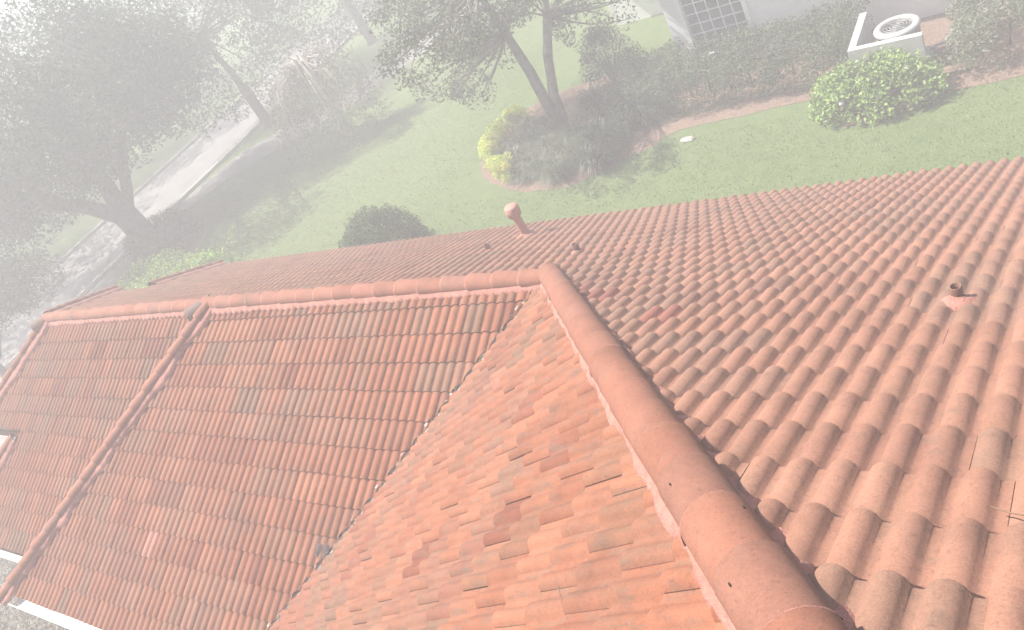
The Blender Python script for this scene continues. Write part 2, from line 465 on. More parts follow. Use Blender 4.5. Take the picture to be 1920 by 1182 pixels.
# side slope between valley and big hip
WL_, EL_ = 0.300, 0.345
arrL = tile_field((0, 0, G0), (0, 1, 0), (-1, 0, -TL), WL_, EL_, -2.602, -3.375, (-22, 19), (-9.6, 0.3), hb=0.036, step=0.022, gk=2.0, sat=1.05, grey=0.0,
                  inside=lambda u, v: True)
roofL = finish('roof_slope', arrL, [vline(*[(p[0] + 0.02, p[1]) for p in VAL], (3, -5)), vline(h0, h1, (0, -6)), ((-3.6, 0, 0), Vector((-1, 0, 0))), ((0, -9.5, 0), Vector((0, -1, 0)))],
               'sunlit side slope of salmon tiles between valley and big hip', M_TILE_L)

# dark roof deck below all slopes
def deck():
    mb = MB(); d = -0.035
    def poly(pts, zf):
        mb.add([(x, y, zf(x, y) + d) for x, y in pts], [tuple(range(len(pts)))])
    poly([(h0[0], 0), (h1[0], -10), (11, -10), (11, 4.0), (h0[0], 4.0)], zR)
    poly([(h0[0], 0), (h0[0], 4.0), (-12.6, 4.0), (-12.1, 2.05), (-13.5, 2.0), (-11.87, 0.06)], zR)
    poly([(0, 0), (TF / TL * -4.35, -4.35), (-9.5, -4.35), HIPB[0]], zF)
    poly([HIPB[0], (-9.5, -4.35), (-10.05, -4.0), (-7.4, 0.0)], lambda x, y: min(zF(x, y), zN(x, y)) - 0.03)
    poly([(-6.4, 0), (-9.5, -3.75), (-12.8, -3.75), (-11.75, -2.0), (-13.5, -2.0), (-11.87, 0.0)], zN)
    poly([(0, 0), (h1[0], -10), (-3.5, -10), (-3.5, -4.42)], zL)
    return mb.build('roof_deck', M_UNDER, house)
deck()
# hip end slopes that face away from the picture
def end_slope(pts):
    mb = MB(); mb.add(pts, [tuple(range(len(pts)))]); 
    mb.c = [(0.29, 0.14, 0.095)] * len(mb.v)
    return mb.build('hip_end_slope', M_TILE, house)
end_slope([(HIPB[0][0], 0, G0), (HIPB[1][0], HIPB[1][1], zF(0, HIPB[1][1]) - 0.01), (-10.15, -4.3, zN(0, -4.3)), (-8.4, -1.9, zN(0, -1.9) + 0.0)])
end_slope([(-11.87, 0, G0 - 0.01), (-13.62, -2.12, zN(0, -2.12)), (-13.62, 2.12, zR(0, 2.12))])
end_slope([(-12.1, 2.15, zR(0, 2.15)), (-12.72, 4.1, zR(0, 4.1)), (-13.0, 2.2, zR(0, 4.1))])
end_slope([(-11.75, -2.05, zN(0, -2.05)), (-12.95, -3.9, zN(0, -3.9)), (-12.9, -2.1, zN(0, -3.9))])

# ------------------------------------------------------------------ ridge and hip tiles
def cap_piece(parent, p, q, r0, r1, upv, col, a0=-96, a1=96):
    """one half round tile from its head p to its lower edge q, wider at q"""
    p = Vector(p); q = Vector(q); t = (q - p).normalized(); L = (q - p).length
    w = t.cross(Vector(upv)).normalized(); u = w.cross(t).normalized()
    n = 18; prof = [(0.0, r0, 0), (0.35 * L, r0 + (r1 - r0) * 0.4, 0), (L - 0.03, r1 - 0.001, 0), (L - 0.006, r1, 0), (L, r1 - 0.005, 0), (L, r1 - 0.024, 1)]
    V = []; F = []
    for s, r, _ in prof:
        for k in range(n + 1):
            a = math.radians(a0 + (a1 - a0) * k / n)
            V.append(p + t * s + w * (math.sin(a) * r) + u * (math.cos(a) * r * 0.92))
    # separate ring for the edge wall
    m_ = n + 1
    ring = [Vector(V[4 * m_ + k]) for k in range(m_)]
    V = V[:5 * m_] + ring + V[5 * m_:]
    for i in (0, 1, 2, 3):
        for k in range(n): F.append((i * m_ + k, i * m_ + k + 1, (i + 1) * m_ + k + 1, (i + 1) * m_ + k))
    for k in range(n): F.append((5 * m_ + k, 5 * m_ + k + 1, 6 * m_ + k + 1, 6 * m_ + k))
    o = mesh_obj('ridge_tile', V, F, M_CAP, parent, smooth=True, tint=[col] * len(V))
    return o

CAPC = [tuple(0.90 * k for k in c) for c in [(0.232, 0.098, 0.064), (0.243, 0.105, 0.069), (0.222, 0.093, 0.060), (0.237, 0.101, 0.067), (0.218, 0.100, 0.069)]]
def mortar_strip(V, F, p, q, side, w0, w1, lift, upv, step=0.035, amp=0.03, dropf=None, seed=0, thick=0.035, crest=None):
    """ragged bedding mortar along one side of a ridge; side = unit vector pointing out and down the slope"""
    p = Vector(p); q = Vector(q); L = (q - p).length; t = (q - p) / L; side = Vector(side)
    nrm = t.cross(side)
    if nrm.z < 0: nrm = -nrm
    n = int(L / step); k0 = len(V); m_ = 6
    for i in range(n + 1):
        s = i * L / n; c = p + t * s
        jig = mnoise.noise(Vector((s * 3.2, seed * 3.1, 0))) * amp + mnoise.noise(Vector((s * 16.0, seed, 5))) * amp * 0.35
        wo = w1 + jig
        if crest is not None: wo += crest(s)
        for j in range(m_):
            a = j / (m_ - 1)
            d = w0 + (wo - w0) * a
            hgt = lift * (1 - a) ** 1.4 + thick * (1 - a ** 6) + mnoise.noise(Vector((s * 9, a * 4, seed))) * 0.007
            if j == m_ - 1: hgt = -0.02
            V.append(c + side * d + nrm * hgt)
    for i in range(n):
        for j in range(m_ - 1):
            F.append((k0 + i * m_ + j, k0 + (i + 1) * m_ + j, k0 + (i + 1) * m_ + j + 1, k0 + i * m_ + j + 1))

def cap_run(name, low, high, r, expo, sides, rise=0.03, label=None, start=0.0, ringmortar=0.0, w0=0.10, w1=0.17, lift=0.05, amp=0.03, thick=0.04, tintf=None, wave=0.0, headr=0.87, wr=0.0):
    """ridge or hip: pieces laid from the low end up, each lapping the one below"""
    low = Vector(low); high = Vector(high); d = (high - low); L = d.length; t = d / L
    upv = Vector((0, 0, 1))
    w = t.cross(upv).normalized(); u = w.cross(t).normalized()
    V = []; F = []
    for i, sd in enumerate(sides):
        mortar_strip(V, F, low, high, sd, w0, w1 + (wr if i else 0.0), lift, upv, seed=i + L, amp=amp, thick=thick, crest=(lambda s, i=i: 0.028 * math.cos(2 * math.pi * s / wave)) if wave and i == 0 else None)
    # mortar beads squeezed out at the joints
    k = 0; s = start; joints = []
    while s < L - 0.05:
        joints.append(s); s += expo * random.uniform(0.985, 1.015)
    for s in joints:
        if random.random() < ringmortar:
            c = low + t * (s + 0.0) + u * rise; rr = r + 0.006; n = 14; a_0 = random.uniform(-98, -70); a_1 = random.uniform(20, 98)
            if random.random() < 0.35: a_0, a_1 = -a_1, -a_0
            k0 = len(V)
            for j in range(n + 1):
                a = math.radians(a_0 + (a_1 - a_0) * j / n); wd = 0.006 * (0.5 + random.random())
                ctr = c + w * math.sin(a) * rr + u * math.cos(a) * rr * 0.92; out = w * math.sin(a) + u * math.cos(a)
                V += [ctr - t * wd - out * 0.010, ctr - t * 0.003 + out * 0.003, ctr + t * 0.007 + out * 0.001]
            for j in range(n):
                for e in (0, 1): F.append((k0 + j * 3 + e, k0 + (j + 1) * 3 + e, k0 + (j + 1) * 3 + e + 1, k0 + j * 3 + e + 1))
    par = mesh_obj(name, V, F, M_MORTAR, house, smooth=True, loc=tuple(low))
    if label: par['label'] = label
    for s in joints:
        jx = random.gauss(0, 0.003); jz = random.gauss(0, 0.003)
        q = low + t * s + u * (rise + 0.016 + jz) + w * jx
        p = low + t * min(s + expo + 0.06, L + 0.03) + u * (rise - 0.006 + jz) + w * jx
        c = np.array(random.choice(CAPC)) * random.uniform(0.95, 1.05)
        if tintf: c = tintf(s / L, c)
        cap_piece(par, p, q, r * headr, r, (0, 0, 1), tuple(c))
    return par

sR = Vector((0, 1, -TR)).normalized(); sF = Vector((0, -1, -TF)).normalized(); sN = Vector((0, -1, -TR)).normalized(); sL = Vector((-1, 0, -TL)).normalized()
RISE = 0.045
# wing ridge, near and far runs; far end is the low end of the laps
cap_run('ridge', (-6.45, 0.03, G0 + RISE), (-0.02, 0.03, G0 + RISE - 0.04), 0.118, 0.385, [sF, sR], rise=0.02, ringmortar=0.9, w0=0.08, w1=0.19, lift=0.025, thick=0.036, amp=0.03, wave=0.1376, tintf=lambda f, c: c * 1.18,
        label='horizontal ridge of the tall wing')
cap_run('ridge', (-11.9, 0.03, G0 + RISE - 0.01), (-6.5, 0.03, G0 + RISE - 0.01), 0.118, 0.385, [sN, sR], rise=0.02, ringmortar=0.8, w0=0.08, w1=0.18, lift=0.025, thick=0.036, amp=0.03, wave=0.131, tintf=lambda f, c: c * 1.18,
        label='horizontal ridge of the far wing end')
def perp(d, s):
    d = Vector(d).normalized(); s = Vector(s); return (s - d * s.dot(d)).normalized()
# big hip rising towards the viewer
lowH = Vector((hipx(0.0), 0.0, G0 + 0.055)); yH = -9.6
highH = Vector((hipx(yH), yH, (zL(hipx(yH), 0) + zR(0, yH)) / 2 + 0.01))
dH = highH - lowH
cap_run('hip', lowH, highH, 0.132, 0.375, [perp(dH, sL), perp(dH, sR)], rise=0.03, ringmortar=0.4, headr=0.93, wr=0.04, w0=0.10, w1=0.175, lift=0.03, thick=0.035, amp=0.05, start=0.12,
        label='big round capped hip climbing from the ridge corner to the foreground')
# hip that ends the tall front slope
l = Vector((HIPB[1][0], HIPB[1][1] - 0.02, zF(0, HIPB[1][1]) + 0.05)); h = Vector((HIPB[0][0], 0.0, G0 + 0.06)); d = h - l
cap_run('hip', l, h, 0.102, 0.355, [perp(d, sF), perp(d, (-1, 0, -0.62))], rise=0.035, ringmortar=0.9, w0=0.06, w1=0.155, lift=0.02, thick=0.036, amp=0.11, tintf=lambda f, c: c * 1.25,
        label='hip running down the middle of the front slopes')
# hip at the far end of the wing, front and back, and the two short hips where the eaves step out
def hip2(a, b_, zf, sides, lab):
    l = Vector((b_[0], b_[1], zf(*b_) + 0.05)); h = Vector((a[0], a[1], zf(*a) + 0.05)); d = h - l
    cap_run('hip', l, h, 0.102, 0.355, [perp(d, s) for s in sides], rise=0.03, ringmortar=0.6, w0=0.08, w1=0.20, lift=0.03, thick=0.04, amp=0.05, label=lab)
hip2(HIPC[0], HIPC[1], zN, [sN, (-1, 0, -0.6)], 'front hip at the far end of the wing')
hip2(HIPCB[0], HIPCB[1], zR, [sR, (-1, 0, -0.6)], 'back hip at the far end of the wing')
hip2(JOGF[0], JOGF[1], zN, [sN], 'short front hip where the eave steps out')
hip2(JOGB[0], JOGB[1], zR, [sR], 'short back hip where the eave steps out')
# grey end caps where hips and ridge meet
def end_cap(c, a, b_, r, col):
    o = cap_piece(house, Vector(a), Vector(b_), r * 0.9, r * 1.05, (0, 0, 1), col); o.name = 'hip_end_cap'; return o
end_cap(None, (-6.38, 0.12, G0 + 0.055), (-6.64, -0.25, G0 + 0.05), 0.14, (0.15, 0.11, 0.092))
end_cap(None, (-11.82, 0.12, G0 + 0.045), (-12.12, -0.22, G0 + 0.03), 0.14, (0.17, 0.12, 0.10))

hip_big = [o for o in bpy.data.objects if o.get('label', '').startswith('big round capped')][0]
M_HOLE = simple_material('dark_hole', (0.02, 0.014, 0.012), (0.035, 0.02, 0.016), 20, 1.0, 0.0)
tH = dH.normalized(); wH = tH.cross(Vector((0, 0, 1))).normalized(); uH = wH.cross(tH).normalized()
for s_, a_ in ((5.86, 34), (6.24, -52), (6.60, 36)):
    for an in (math.radians(a_),):
        o_ = (wH * math.sin(an) * 0.126 + uH * math.cos(an) * 0.117); c_ = lowH + tH * (s_ + 0.02 * math.sin(s_ * 9)) + uH * 0.040 + o_; nn = o_.normalized(); si = nn.cross(tH)
        k_ = 8; V = [c_ + nn * 0.0035 + tH * math.cos(6.283 * i / k_) * 0.011 + si * math.sin(6.283 * i / k_) * 0.0035 for i in range(k_)]
        V += [v - nn * 0.01 for v in V]
        mesh_obj('nail_hole', V, [tuple(range(k_))] + [(i, (i + 1) % k_, k_ + (i + 1) % k_, k_ + i) for i in range(k_)], M_HOLE, hip_big)

# ------------------------------------------------------------------ valley flashing
def valley():
    mb = MB()
    a = Vector((0.0, 0.0, G0)); b_ = Vector((TF / TL * -4.45, -4.45, zF(0, -4.45)))
    t = (b_ - a).normalized(); n = 90
    V = []; F = []
    for i in range(n + 1):
        s = i / n; c = a.lerp(b_, s)
        j = mnoise.noise(Vector((s * 40, 0, 0))) * 0.012; j2 = mnoise.noise(Vector((s * 70, 4, 0))) * 0.010
        hh = 0.030 + 0.010 * mnoise.noise(Vector((s * 55, 9, 0)))
        V += [c + Vector((-0.12, 0, 0.004 - 0.0)), c + Vector((-0.012 + j, 0, -0.012)), c + Vector((0.008 + j2, 0, hh)), c + Vector((0.022 + j2, 0, hh - 0.004))]
        if i < n:
            k = i * 4
            for e in range(3): F.append((k + e, k + 4 + e, k + 5 + e, k + 1 + e))
    return mesh_obj('valley_flashing', V, F, M_FLASH, house, smooth=False)
valley()
def valley_leaves():
    n = 260; t = rng.random(n) ** 0.8; y = -0.1 - 4.2 * t; x = TF / TL * y + rng.normal(-0.005, 0.022, n); z = zF(0, 1.0) - TF + TF * y + 0.045 + rng.uniform(-0.005, 0.02, n)
    P = np.stack([x, y, z], 1); D = rng.normal(size=(n, 3)) * (1, 1, 0.4) + np.array((0.5, 0.7, 0.3)); D /= np.linalg.norm(D, axis=1, keepdims=True)
    N = np.cross(D, rng.normal(size=(n, 3))); N /= np.linalg.norm(N, axis=1, keepdims=True); S = np.cross(N, D)
    L = rng.uniform(0.02, 0.06, (n, 1)); W_ = L * rng.uniform(0.12, 0.35, (n, 1))
    V = np.stack([P - D * L / 2, P + S * W_ / 2 + N * 0.004, P + D * L / 2, P - S * W_ / 2], 1).reshape(-1, 3)
    T = np.array([(0.30, 0.24, 0.18), (0.12, 0.07, 0.05), (0.40, 0.34, 0.27), (0.18, 0.11, 0.075)])[rng.integers(4, size=n)]
    o = mesh_obj('leaf_litter', V, np.arange(4 * n).reshape(-1, 4), M_STONE, tint=np.repeat(T, 4, axis=0)); tag(o, 'dry leaf scraps and twigs caught in the roof valley', kind='stuff')
valley_leaves()

# ------------------------------------------------------------------ gutters, walls
def gutter(p, q, out, label):
    """white box gutter with rolled lip, from p to q; out = outward direction"""
    p = Vector(p); q = Vector(q); t = (q - p).normalized(); out = Vector(out).normalized(); up = Vector((0, 0, 1))
    prof = [(-0.03, 0.0), (-0.03, -0.11), (0.085, -0.12), (0.115, -0.06), (0.12, 0.0), (0.132, 0.004), (0.132, -0.012), (0.127, -0.065), (0.09, -0.128), (-0.04, -0.118), (-0.04, 0.0)]
    V = []; F = []
    n = len(prof)
    for s in (p, q):
        for o_, z in prof: V.append(s + out * o_ + up * z)
    for k in range(n): F.append((k, (k + 1) % n, n + (k + 1) % n, n + k))
    F.append(tuple(range(n))); F.append(tuple(range(2 * n - 1, n - 1, -1)))
    # rain lip the tiles run over
    o = mesh_obj('gutter', V, F, M_WHITE, house); tag(o, label); return o
yFe = -(0.577 + 12 * EF) / math.hypot(1, TF); yNe = -(0.11 + 12 * EN) / math.hypot(1, TR); yN1 = -(0.11 + 6 * EN) / math.hypot(1, TR)
gutter((-9.42, yFe - 0.02, zF(0, yFe) - 0.02), (-3.4, yFe - 0.02, zF(0, yFe) - 0.02), (0, -1, 0), 'white gutter along the tall front eave')
gutter((-12.7, yNe - 0.02, zN(0, yNe) - 0.02), (-9.80, yNe - 0.02, zN(0, yNe) - 0.02), (0, -1, 0), 'white gutter along the far front eave')
gutter((-13.45, yN1 - 0.02, zN(0, yN1) - 0.02), (-11.95, yN1 - 0.02, zN(0, yN1) - 0.02), (0, -1, 0), 'short white gutter on the stepped back front eave')
yRe = (vn0 + 26 * ER) / math.hypot(1, TR); yR1 = (vn0 + cut_row * ER) / math.hypot(1, TR)
gutter((-12.5, yRe - 0.06, zR(0, yRe) - 0.13), (10, yRe - 0.06, zR(0, yRe) - 0.13), (0, 1, 0), 'white gutter along the back eave')
mb = MB()
def wall(x0, y0, x1, y1, z1, z0=-0.2, th=0.2):
    cx, cy = (x0 + x1) / 2, (y0 + y1) / 2; L = math.hypot(x1 - x0, y1 - y0); a = math.atan2(y1 - y0, x1 - x0)
    mb.box((cx, cy, (z0 + z1) / 2), (L, th, z1 - z0), a)
zs = 2.05
wall(-9.0, -3.9, -3.3, -3.9, zs); wall(-12.3, -3.3, -9.0, -3.3, zs); wall(-12.3, -3.3, -12.3, 3.4, zs); wall(-12.2, 3.4, 10.5, 3.4, zs)
wall(-9.0, -3.9, -9.0, -3.3, zs); wall(-3.1, -3.9, -3.1, -9.6, zs); wall(-3.1, -9.6, 10.5, -9.6, zs); wall(10.5, -9.6, 10.5, 3.4, zs)
mb.build('wall', M_STUCCO, house)
mb = MB()
mb.box((-6.3, -4.05, 2.10), (6.2, 0.5, 0.03)); mb.box((-11.0, -3.55, 2.12), (3.0, 0.5, 0.03)); mb.box((-1.0, 3.65, 2.10), (22.5, 0.5, 0.03)); mb.box((-3.32, -7.0, 2.1), (0.42, 5.2, 0.03))
mb.build('soffit', M_WHITE, house)

# ------------------------------------------------------------------ roof vents
def crest(x, y): return zR(x, y) + 0.02
def vent_mortar(parent, c, r, seed, rx=1.0, ry=1.0, dirt=0):
    n = 22; V = []; F = []
    for i, (f, z) in enumerate(((0.3, 0.085), (0.6, 0.07), (0.95, 0.045), (1.1, 0.0))):
        for k in range(n):
            a = 2 * math.pi * k / n
            rr = r * f * (1 + 0.22 * mnoise.noise(Vector((math.cos(a) * 1.6, math.sin(a) * 1.6, seed))))
            x = c[0] + rr * math.cos(a) * rx; y = c[1] + rr * math.sin(a) * ry
            V.append((x, y, zR(x, y) + z + 0.006 * mnoise.noise(Vector((x * 30, y * 30, seed)))))
    for i in range(3):
        for k in range(n): F.append((i * n + k, i * n + (k + 1) % n, (i + 1) * n + (k + 1) % n, (i + 1) * n + k))
    return mesh_obj('mortar_collar', V, F, M_MORTAR, parent, smooth=True)
def open_pipe(x, y, h_, r, label, mr, lean=(0, 0)):
    z = zR(x, y); mb = MB()
    mb.lathe([(r * 1.02, -0.05), (r * 1.02, h_ * 0.5), (r, h_), (r * 0.92, h_ + 0.006), (r * 0.78, h_), (r * 0.76, h_ * 0.2), (0.001, h_ * 0.15)], (x, y, z + 0.03), 20)
    o = mb.build('vent_pipe', M_LEAD, house, smooth=True, loc=(x, y, z)); o['label'] = label
    vent_mortar(o, (x, y), mr, x)
    return o
open_pipe(4.30, -1.70, 0.125, 0.033, 'short open clay vent pipe in a broad pink mortar patch', 0.125)
open_pipe(-2.30, 1.84, 0.13, 0.040, 'small thin vent pipe farthest left on the back slope', 0.06)
open_pipe(-0.20, 1.01, 0.14, 0.040, 'small vent pipe on a pink mortar patch just beyond the ridge corner', 0.10)
x, y = -2.43, 2.86; z = zR(x, y); mb = MB()
mb.lathe([(0.075, -0.05), (0.070, 0.20), (0.068, 0.46)], (x, y, z), 24)
o = mb.build('vent_pipe', M_PIPEPINK, house, smooth=True, loc=(x, y, z)); o['label'] = 'tall pink vent pipe with a round cowl near the back eave'
mb = MB(); mb.lathe([(0.068, 0.42), (0.092, 0.43), (0.112, 0.455), (0.114, 0.50), (0.118, 0.505), (0.118, 0.56), (0.114, 0.565), (0.114, 0.60), (0.100, 0.62), (0.05, 0.632), (0.0005, 0.634)], (x, y, z), 24)
mb.build('cowl', M_PIPEPINK, o, smooth=True)
mb = MB(); mb.lathe([(0.066, 0.10), (0.10, 0.085), (0.135, 0.05), (0.14, 0.035), (0.13, 0.03)], (x, y, z), 24); mb.build('storm_collar', M_PIPEPINK, o, smooth=True)
vent_mortar(o, (x, y), 0.17, 3.0)
# two grey sealant dabs on the front slope
for xx in (-2.50, -2.37):
    yy = -2.93; V = []; n = 14
    c = Vector((xx, yy, zF(xx, yy) + 0.062))
    for k in range(n):
        a = 2 * math.pi * k / n; rr = 1 + 0.15 * math.sin(3 * a + xx * 20)
        V.append(c + Vector((0.045 * rr * math.cos(a), 0.075 * rr * math.sin(a), 0.075 * rr * math.sin(a) * TF - 0.02 * abs(math.cos(a)))))
    V.append(c + Vector((0, 0, 0.004)))
    mesh_obj('sealant_patch', V, [(k, (k + 1) % n, n) for k in range(n)], M_SOOT, house)
#VEG_BEGIN
# ------------------------------------------------------------------ plants
def leaf_mesh(P, N, D, length, width, tint, bend=0.15):
    """P positions, N normals, D directions (n,3); rhombic leaves folded a little along the midrib"""
    n = len(P); L = length.reshape(-1, 1); Wd = width.reshape(-1, 1)
    S = np.cross(N, D)
    a = P - D * L * 0.5; c = P + D * L * 0.5 - N * L * bend
    b = P + S * Wd * 0.5 - D * L * 0.08 + N * Wd * 0.12; d = P - S * Wd * 0.5 - D * L * 0.08 + N * Wd * 0.12
    V = np.stack([a, b, c, d], 1).reshape(-1, 3)
    F = np.arange(n * 4).reshape(-1, 4)
    T = np.repeat(tint, 4, axis=0)
    return V, F, T

def unit(v): return v / np.maximum(np.linalg.norm(v, axis=1, keepdims=True), 1e-9)

def cloud(clumps, per, leaf, palette, up=0.5, flat=0.8, shell=0.5, lw=0.45, jitter=0.35, droop=0.0, zmin=0.08):
    """leaves in many small clumps; clumps = list of (centre, radius)"""
    PP = []; TT = []; NN = []
    pal = np.array(palette)
    for c, r in clumps:
        k = max(3, int(per * r * r)); d = unit(rng.normal(size=(k, 3)))
        rad = (rng.random(k) ** (1 / (3 + shell * 6)))[:, None] * r
        q = np.array(c) + d * rad * np.array((1, 1, flat))
        PP.append(q); NN.append(d)
        base = pal[rng.integers(len(pal))] * rng.uniform(0.6, 1.35)
        TT.append(np.clip(base * 0.5 + pal[rng.integers(len(pal), size=k)] * 0.5, 0, 1) * rng.uniform(0.75, 1.25, (k, 1)))
    P = np.vstack(PP); D0 = np.vstack(NN); T = np.vstack(TT)
    keep = P[:, 2] > zmin; P = P[keep]; D0 = D0[keep]; T = T[keep]
    n = len(P)
    N = unit(D0 * 0.6 + np.array((0, 0, up)) + rng.normal(size=(n, 3)) * 0.55)
    D = unit(np.cross(N, rng.normal(size=(n, 3)))) + np.array((0, 0, -droop)); D = unit(D)
    L = leaf * rng.uniform(0.65, 1.3, n)
    return leaf_mesh(P, N, D, L, L * lw * rng.uniform(0.8, 1.2, n), T)

def ellipsoid_clumps(c, R, n, r0, r1, shell=0.75, bottom=-1.0):
    out = []
    while len(out) < n:
        d = rng.normal(size=3); d /= np.linalg.norm(d)
        if d[2] < bottom: continue
        k = shell + (1 - shell) * rng.random()
        if rng.random() < 0.22: k *= rng.random()
        out.append((np.array(c) + d * k * np.array(R), rng.uniform(r0, r1)))
    return out

def limb(mb, a, b_, r0, r1, wob=0.12, n=6):
    a = Vector(a); b_ = Vector(b_); L = (b_ - a).length; pts = []; rad = []
    o1 = Vector(rng.normal(size=3)) * wob * L * 0.35
    for i in range(n + 1):
        t = i / n
        pts.append(a.lerp(b_, t) + o1 * math.sin(math.pi * t) + Vector(rng.normal(size=3)) * wob * L * 0.05 * (0 < i < n)); rad.append(r0 + (r1 - r0) * t ** 0.8)
    mb.tube(pts, rad, 9)
    return pts[-1]

OAK = [(0.028, 0.050, 0.018), (0.040, 0.068, 0.022), (0.018, 0.034, 0.014), (0.065, 0.095, 0.032), (0.040, 0.058, 0.026)]
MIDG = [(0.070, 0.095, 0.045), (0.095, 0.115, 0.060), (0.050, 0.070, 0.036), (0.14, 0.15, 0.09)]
def tree(name, base, crowns, label, palette, trunk_r, height, group=None, leaf=0.17, per=26, forks=None, bark=None, mat=None, nclump=70, r0=0.5, r1=1.0, twigs=26, **kw):
    """crowns = list of (centre, radii) ellipsoids carrying leaf clumps; forks = limbs from the trunk"""
    root = empty(name, (base[0], base[1], 0)); tag(root, label, 'tree', group)
    mb = MB(); bx = Vector((base[0], base[1], -0.1))
    fork = Vector((base[0], base[1], height))
    mb.tube([bx, bx + Vector((0.02, 0, 0.25)), bx.lerp(fork, 0.5), fork + Vector((0, 0, 0.1))], [trunk_r * 1.55, trunk_r * 1.1, trunk_r, trunk_r * 0.9], 14)
    ends = []
    for tgt, ra in (forks or []):
        e = limb(mb, fork - Vector((0, 0, 0.15)), tgt, trunk_r * ra, trunk_r * ra * 0.45, 0.16); ends.append(e)
    if not ends: ends = [fork]
    clumps = []
    for c, R in crowns:
        k = max(6, int(nclump * (R[0] * R[1] * R[2]) ** (1 / 3) / 4))
        clumps += ellipsoid_clumps(c, R, k, r0, r1)
    br = MB()
    for i in range(min(twigs, len(clumps))):
        c, r = clumps[i]; c = Vector(c)
        e = min(ends, key=lambda q: (q - c).length)
        limb(br, e, c, trunk_r * 0.22, 0.012, 0.2, 5)
    mb.build('trunk', bark or M_BARK, root, smooth=True)
    br.build('branch', bark or M_BARK, root, smooth=True)
    V, F, T = cloud(clumps, per, leaf, palette, **kw)
    mesh_obj('crown', V, F, mat or M_LEAF, root, tint=T)
    return root

tree('oak_tree', (-25.1, 9.2), [((-25.6, 9.8, 6.0), (5.2, 5.2, 3.2)), ((-27.8, 8.2, 4.2), (3.4, 3.4, 1.8)), ((-24.8, 12.5, 5.4), (3.5, 3.0, 2.4))],
     'big dark oak with a thick forked trunk beside the pale road', OAK, 0.50, 1.5,
     forks=[((-25.7, 9.8, 5.2), 0.80), ((-28.3, 7.4, 4.6), 0.70), ((-24.2, 11.8, 5.4), 0.5)], nclump=330, per=130, leaf=0.17, r0=0.45, r1=1.0, twigs=60)
tree('street_tree', (-25.6, 17.6), [((-25.8, 17.0, 4.6), (4.2, 4.2, 3.4))], 'dark leafy tree behind the oak on the near side of the road', OAK, 0.24, 2.0,
     forks=[((-25.8, 17.6, 4.6), 0.7)], nclump=220, per=95, leaf=0.18, twigs=24)
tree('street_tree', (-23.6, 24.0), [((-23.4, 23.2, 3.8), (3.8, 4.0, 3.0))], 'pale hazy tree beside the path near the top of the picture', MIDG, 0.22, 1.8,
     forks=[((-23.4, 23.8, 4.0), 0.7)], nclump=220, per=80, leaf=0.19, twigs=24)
far = [(-36.5, 8.5, 4.6, 4.4), (-38.0, 17.0, 5.0, 4.6), (-39.5, 27.0, 5.2, 4.8), (-30.5, 31.0, 4.8, 4.2), (-45.0, 13.0, 5.6, 5.0), (-47.0, 24.0, 5.6, 5.2), (-20.0, 31.5, 4.4, 4.2), (-13.5, 26.5, 4.0, 3.6), (-46.0, 38.0, 5.5, 5.5), (-33.0, 42.0, 5.3, 5.0)]
FARL = ['dark tree across the road directly behind the oak', 'tree across the road, second along the far kerb', 'tree across the road, third along the far kerb, faint in haze', 'hazy tree standing where the road leaves the picture',
        'tree behind the others across the road, at the left edge', 'tree behind the second tree across the road', 'hazy tree at the top beyond the end of the path', 'hazy tree at the top above the lawn', 'farthest tree across the road, nearly white', 'farthest tree by the road end, nearly white']
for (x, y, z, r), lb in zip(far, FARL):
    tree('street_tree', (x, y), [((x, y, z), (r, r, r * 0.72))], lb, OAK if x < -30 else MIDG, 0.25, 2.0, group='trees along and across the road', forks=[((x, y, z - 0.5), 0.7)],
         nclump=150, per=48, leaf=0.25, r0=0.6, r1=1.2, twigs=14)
tree('street_tree', (-34.2, 2.8), [((-34.0, 3.0, 5.6), (4.0, 4.0, 2.8))], 'tree across the road shading the dark stretch at the left edge', OAK, 0.3, 2.2, group='trees along and across the road',
     forks=[((-34, 3, 4.8), 0.7)], nclump=190, per=80, leaf=0.2, twigs=16)
tree('garden_tree', (-23.4, 1.7), [((-24.6, 3.2, 2.75), (2.0, 1.7, 1.3)), ((-25.2, 4.9, 2.2), (1.4, 1.2, 0.9))], 'low dark tree behind the far end of the roof', OAK, 0.14, 1.4,
     forks=[((-24.4, 3.0, 2.4), 0.7)], nclump=260, per=240, leaf=0.13, r0=0.25, r1=0.55, twigs=30)
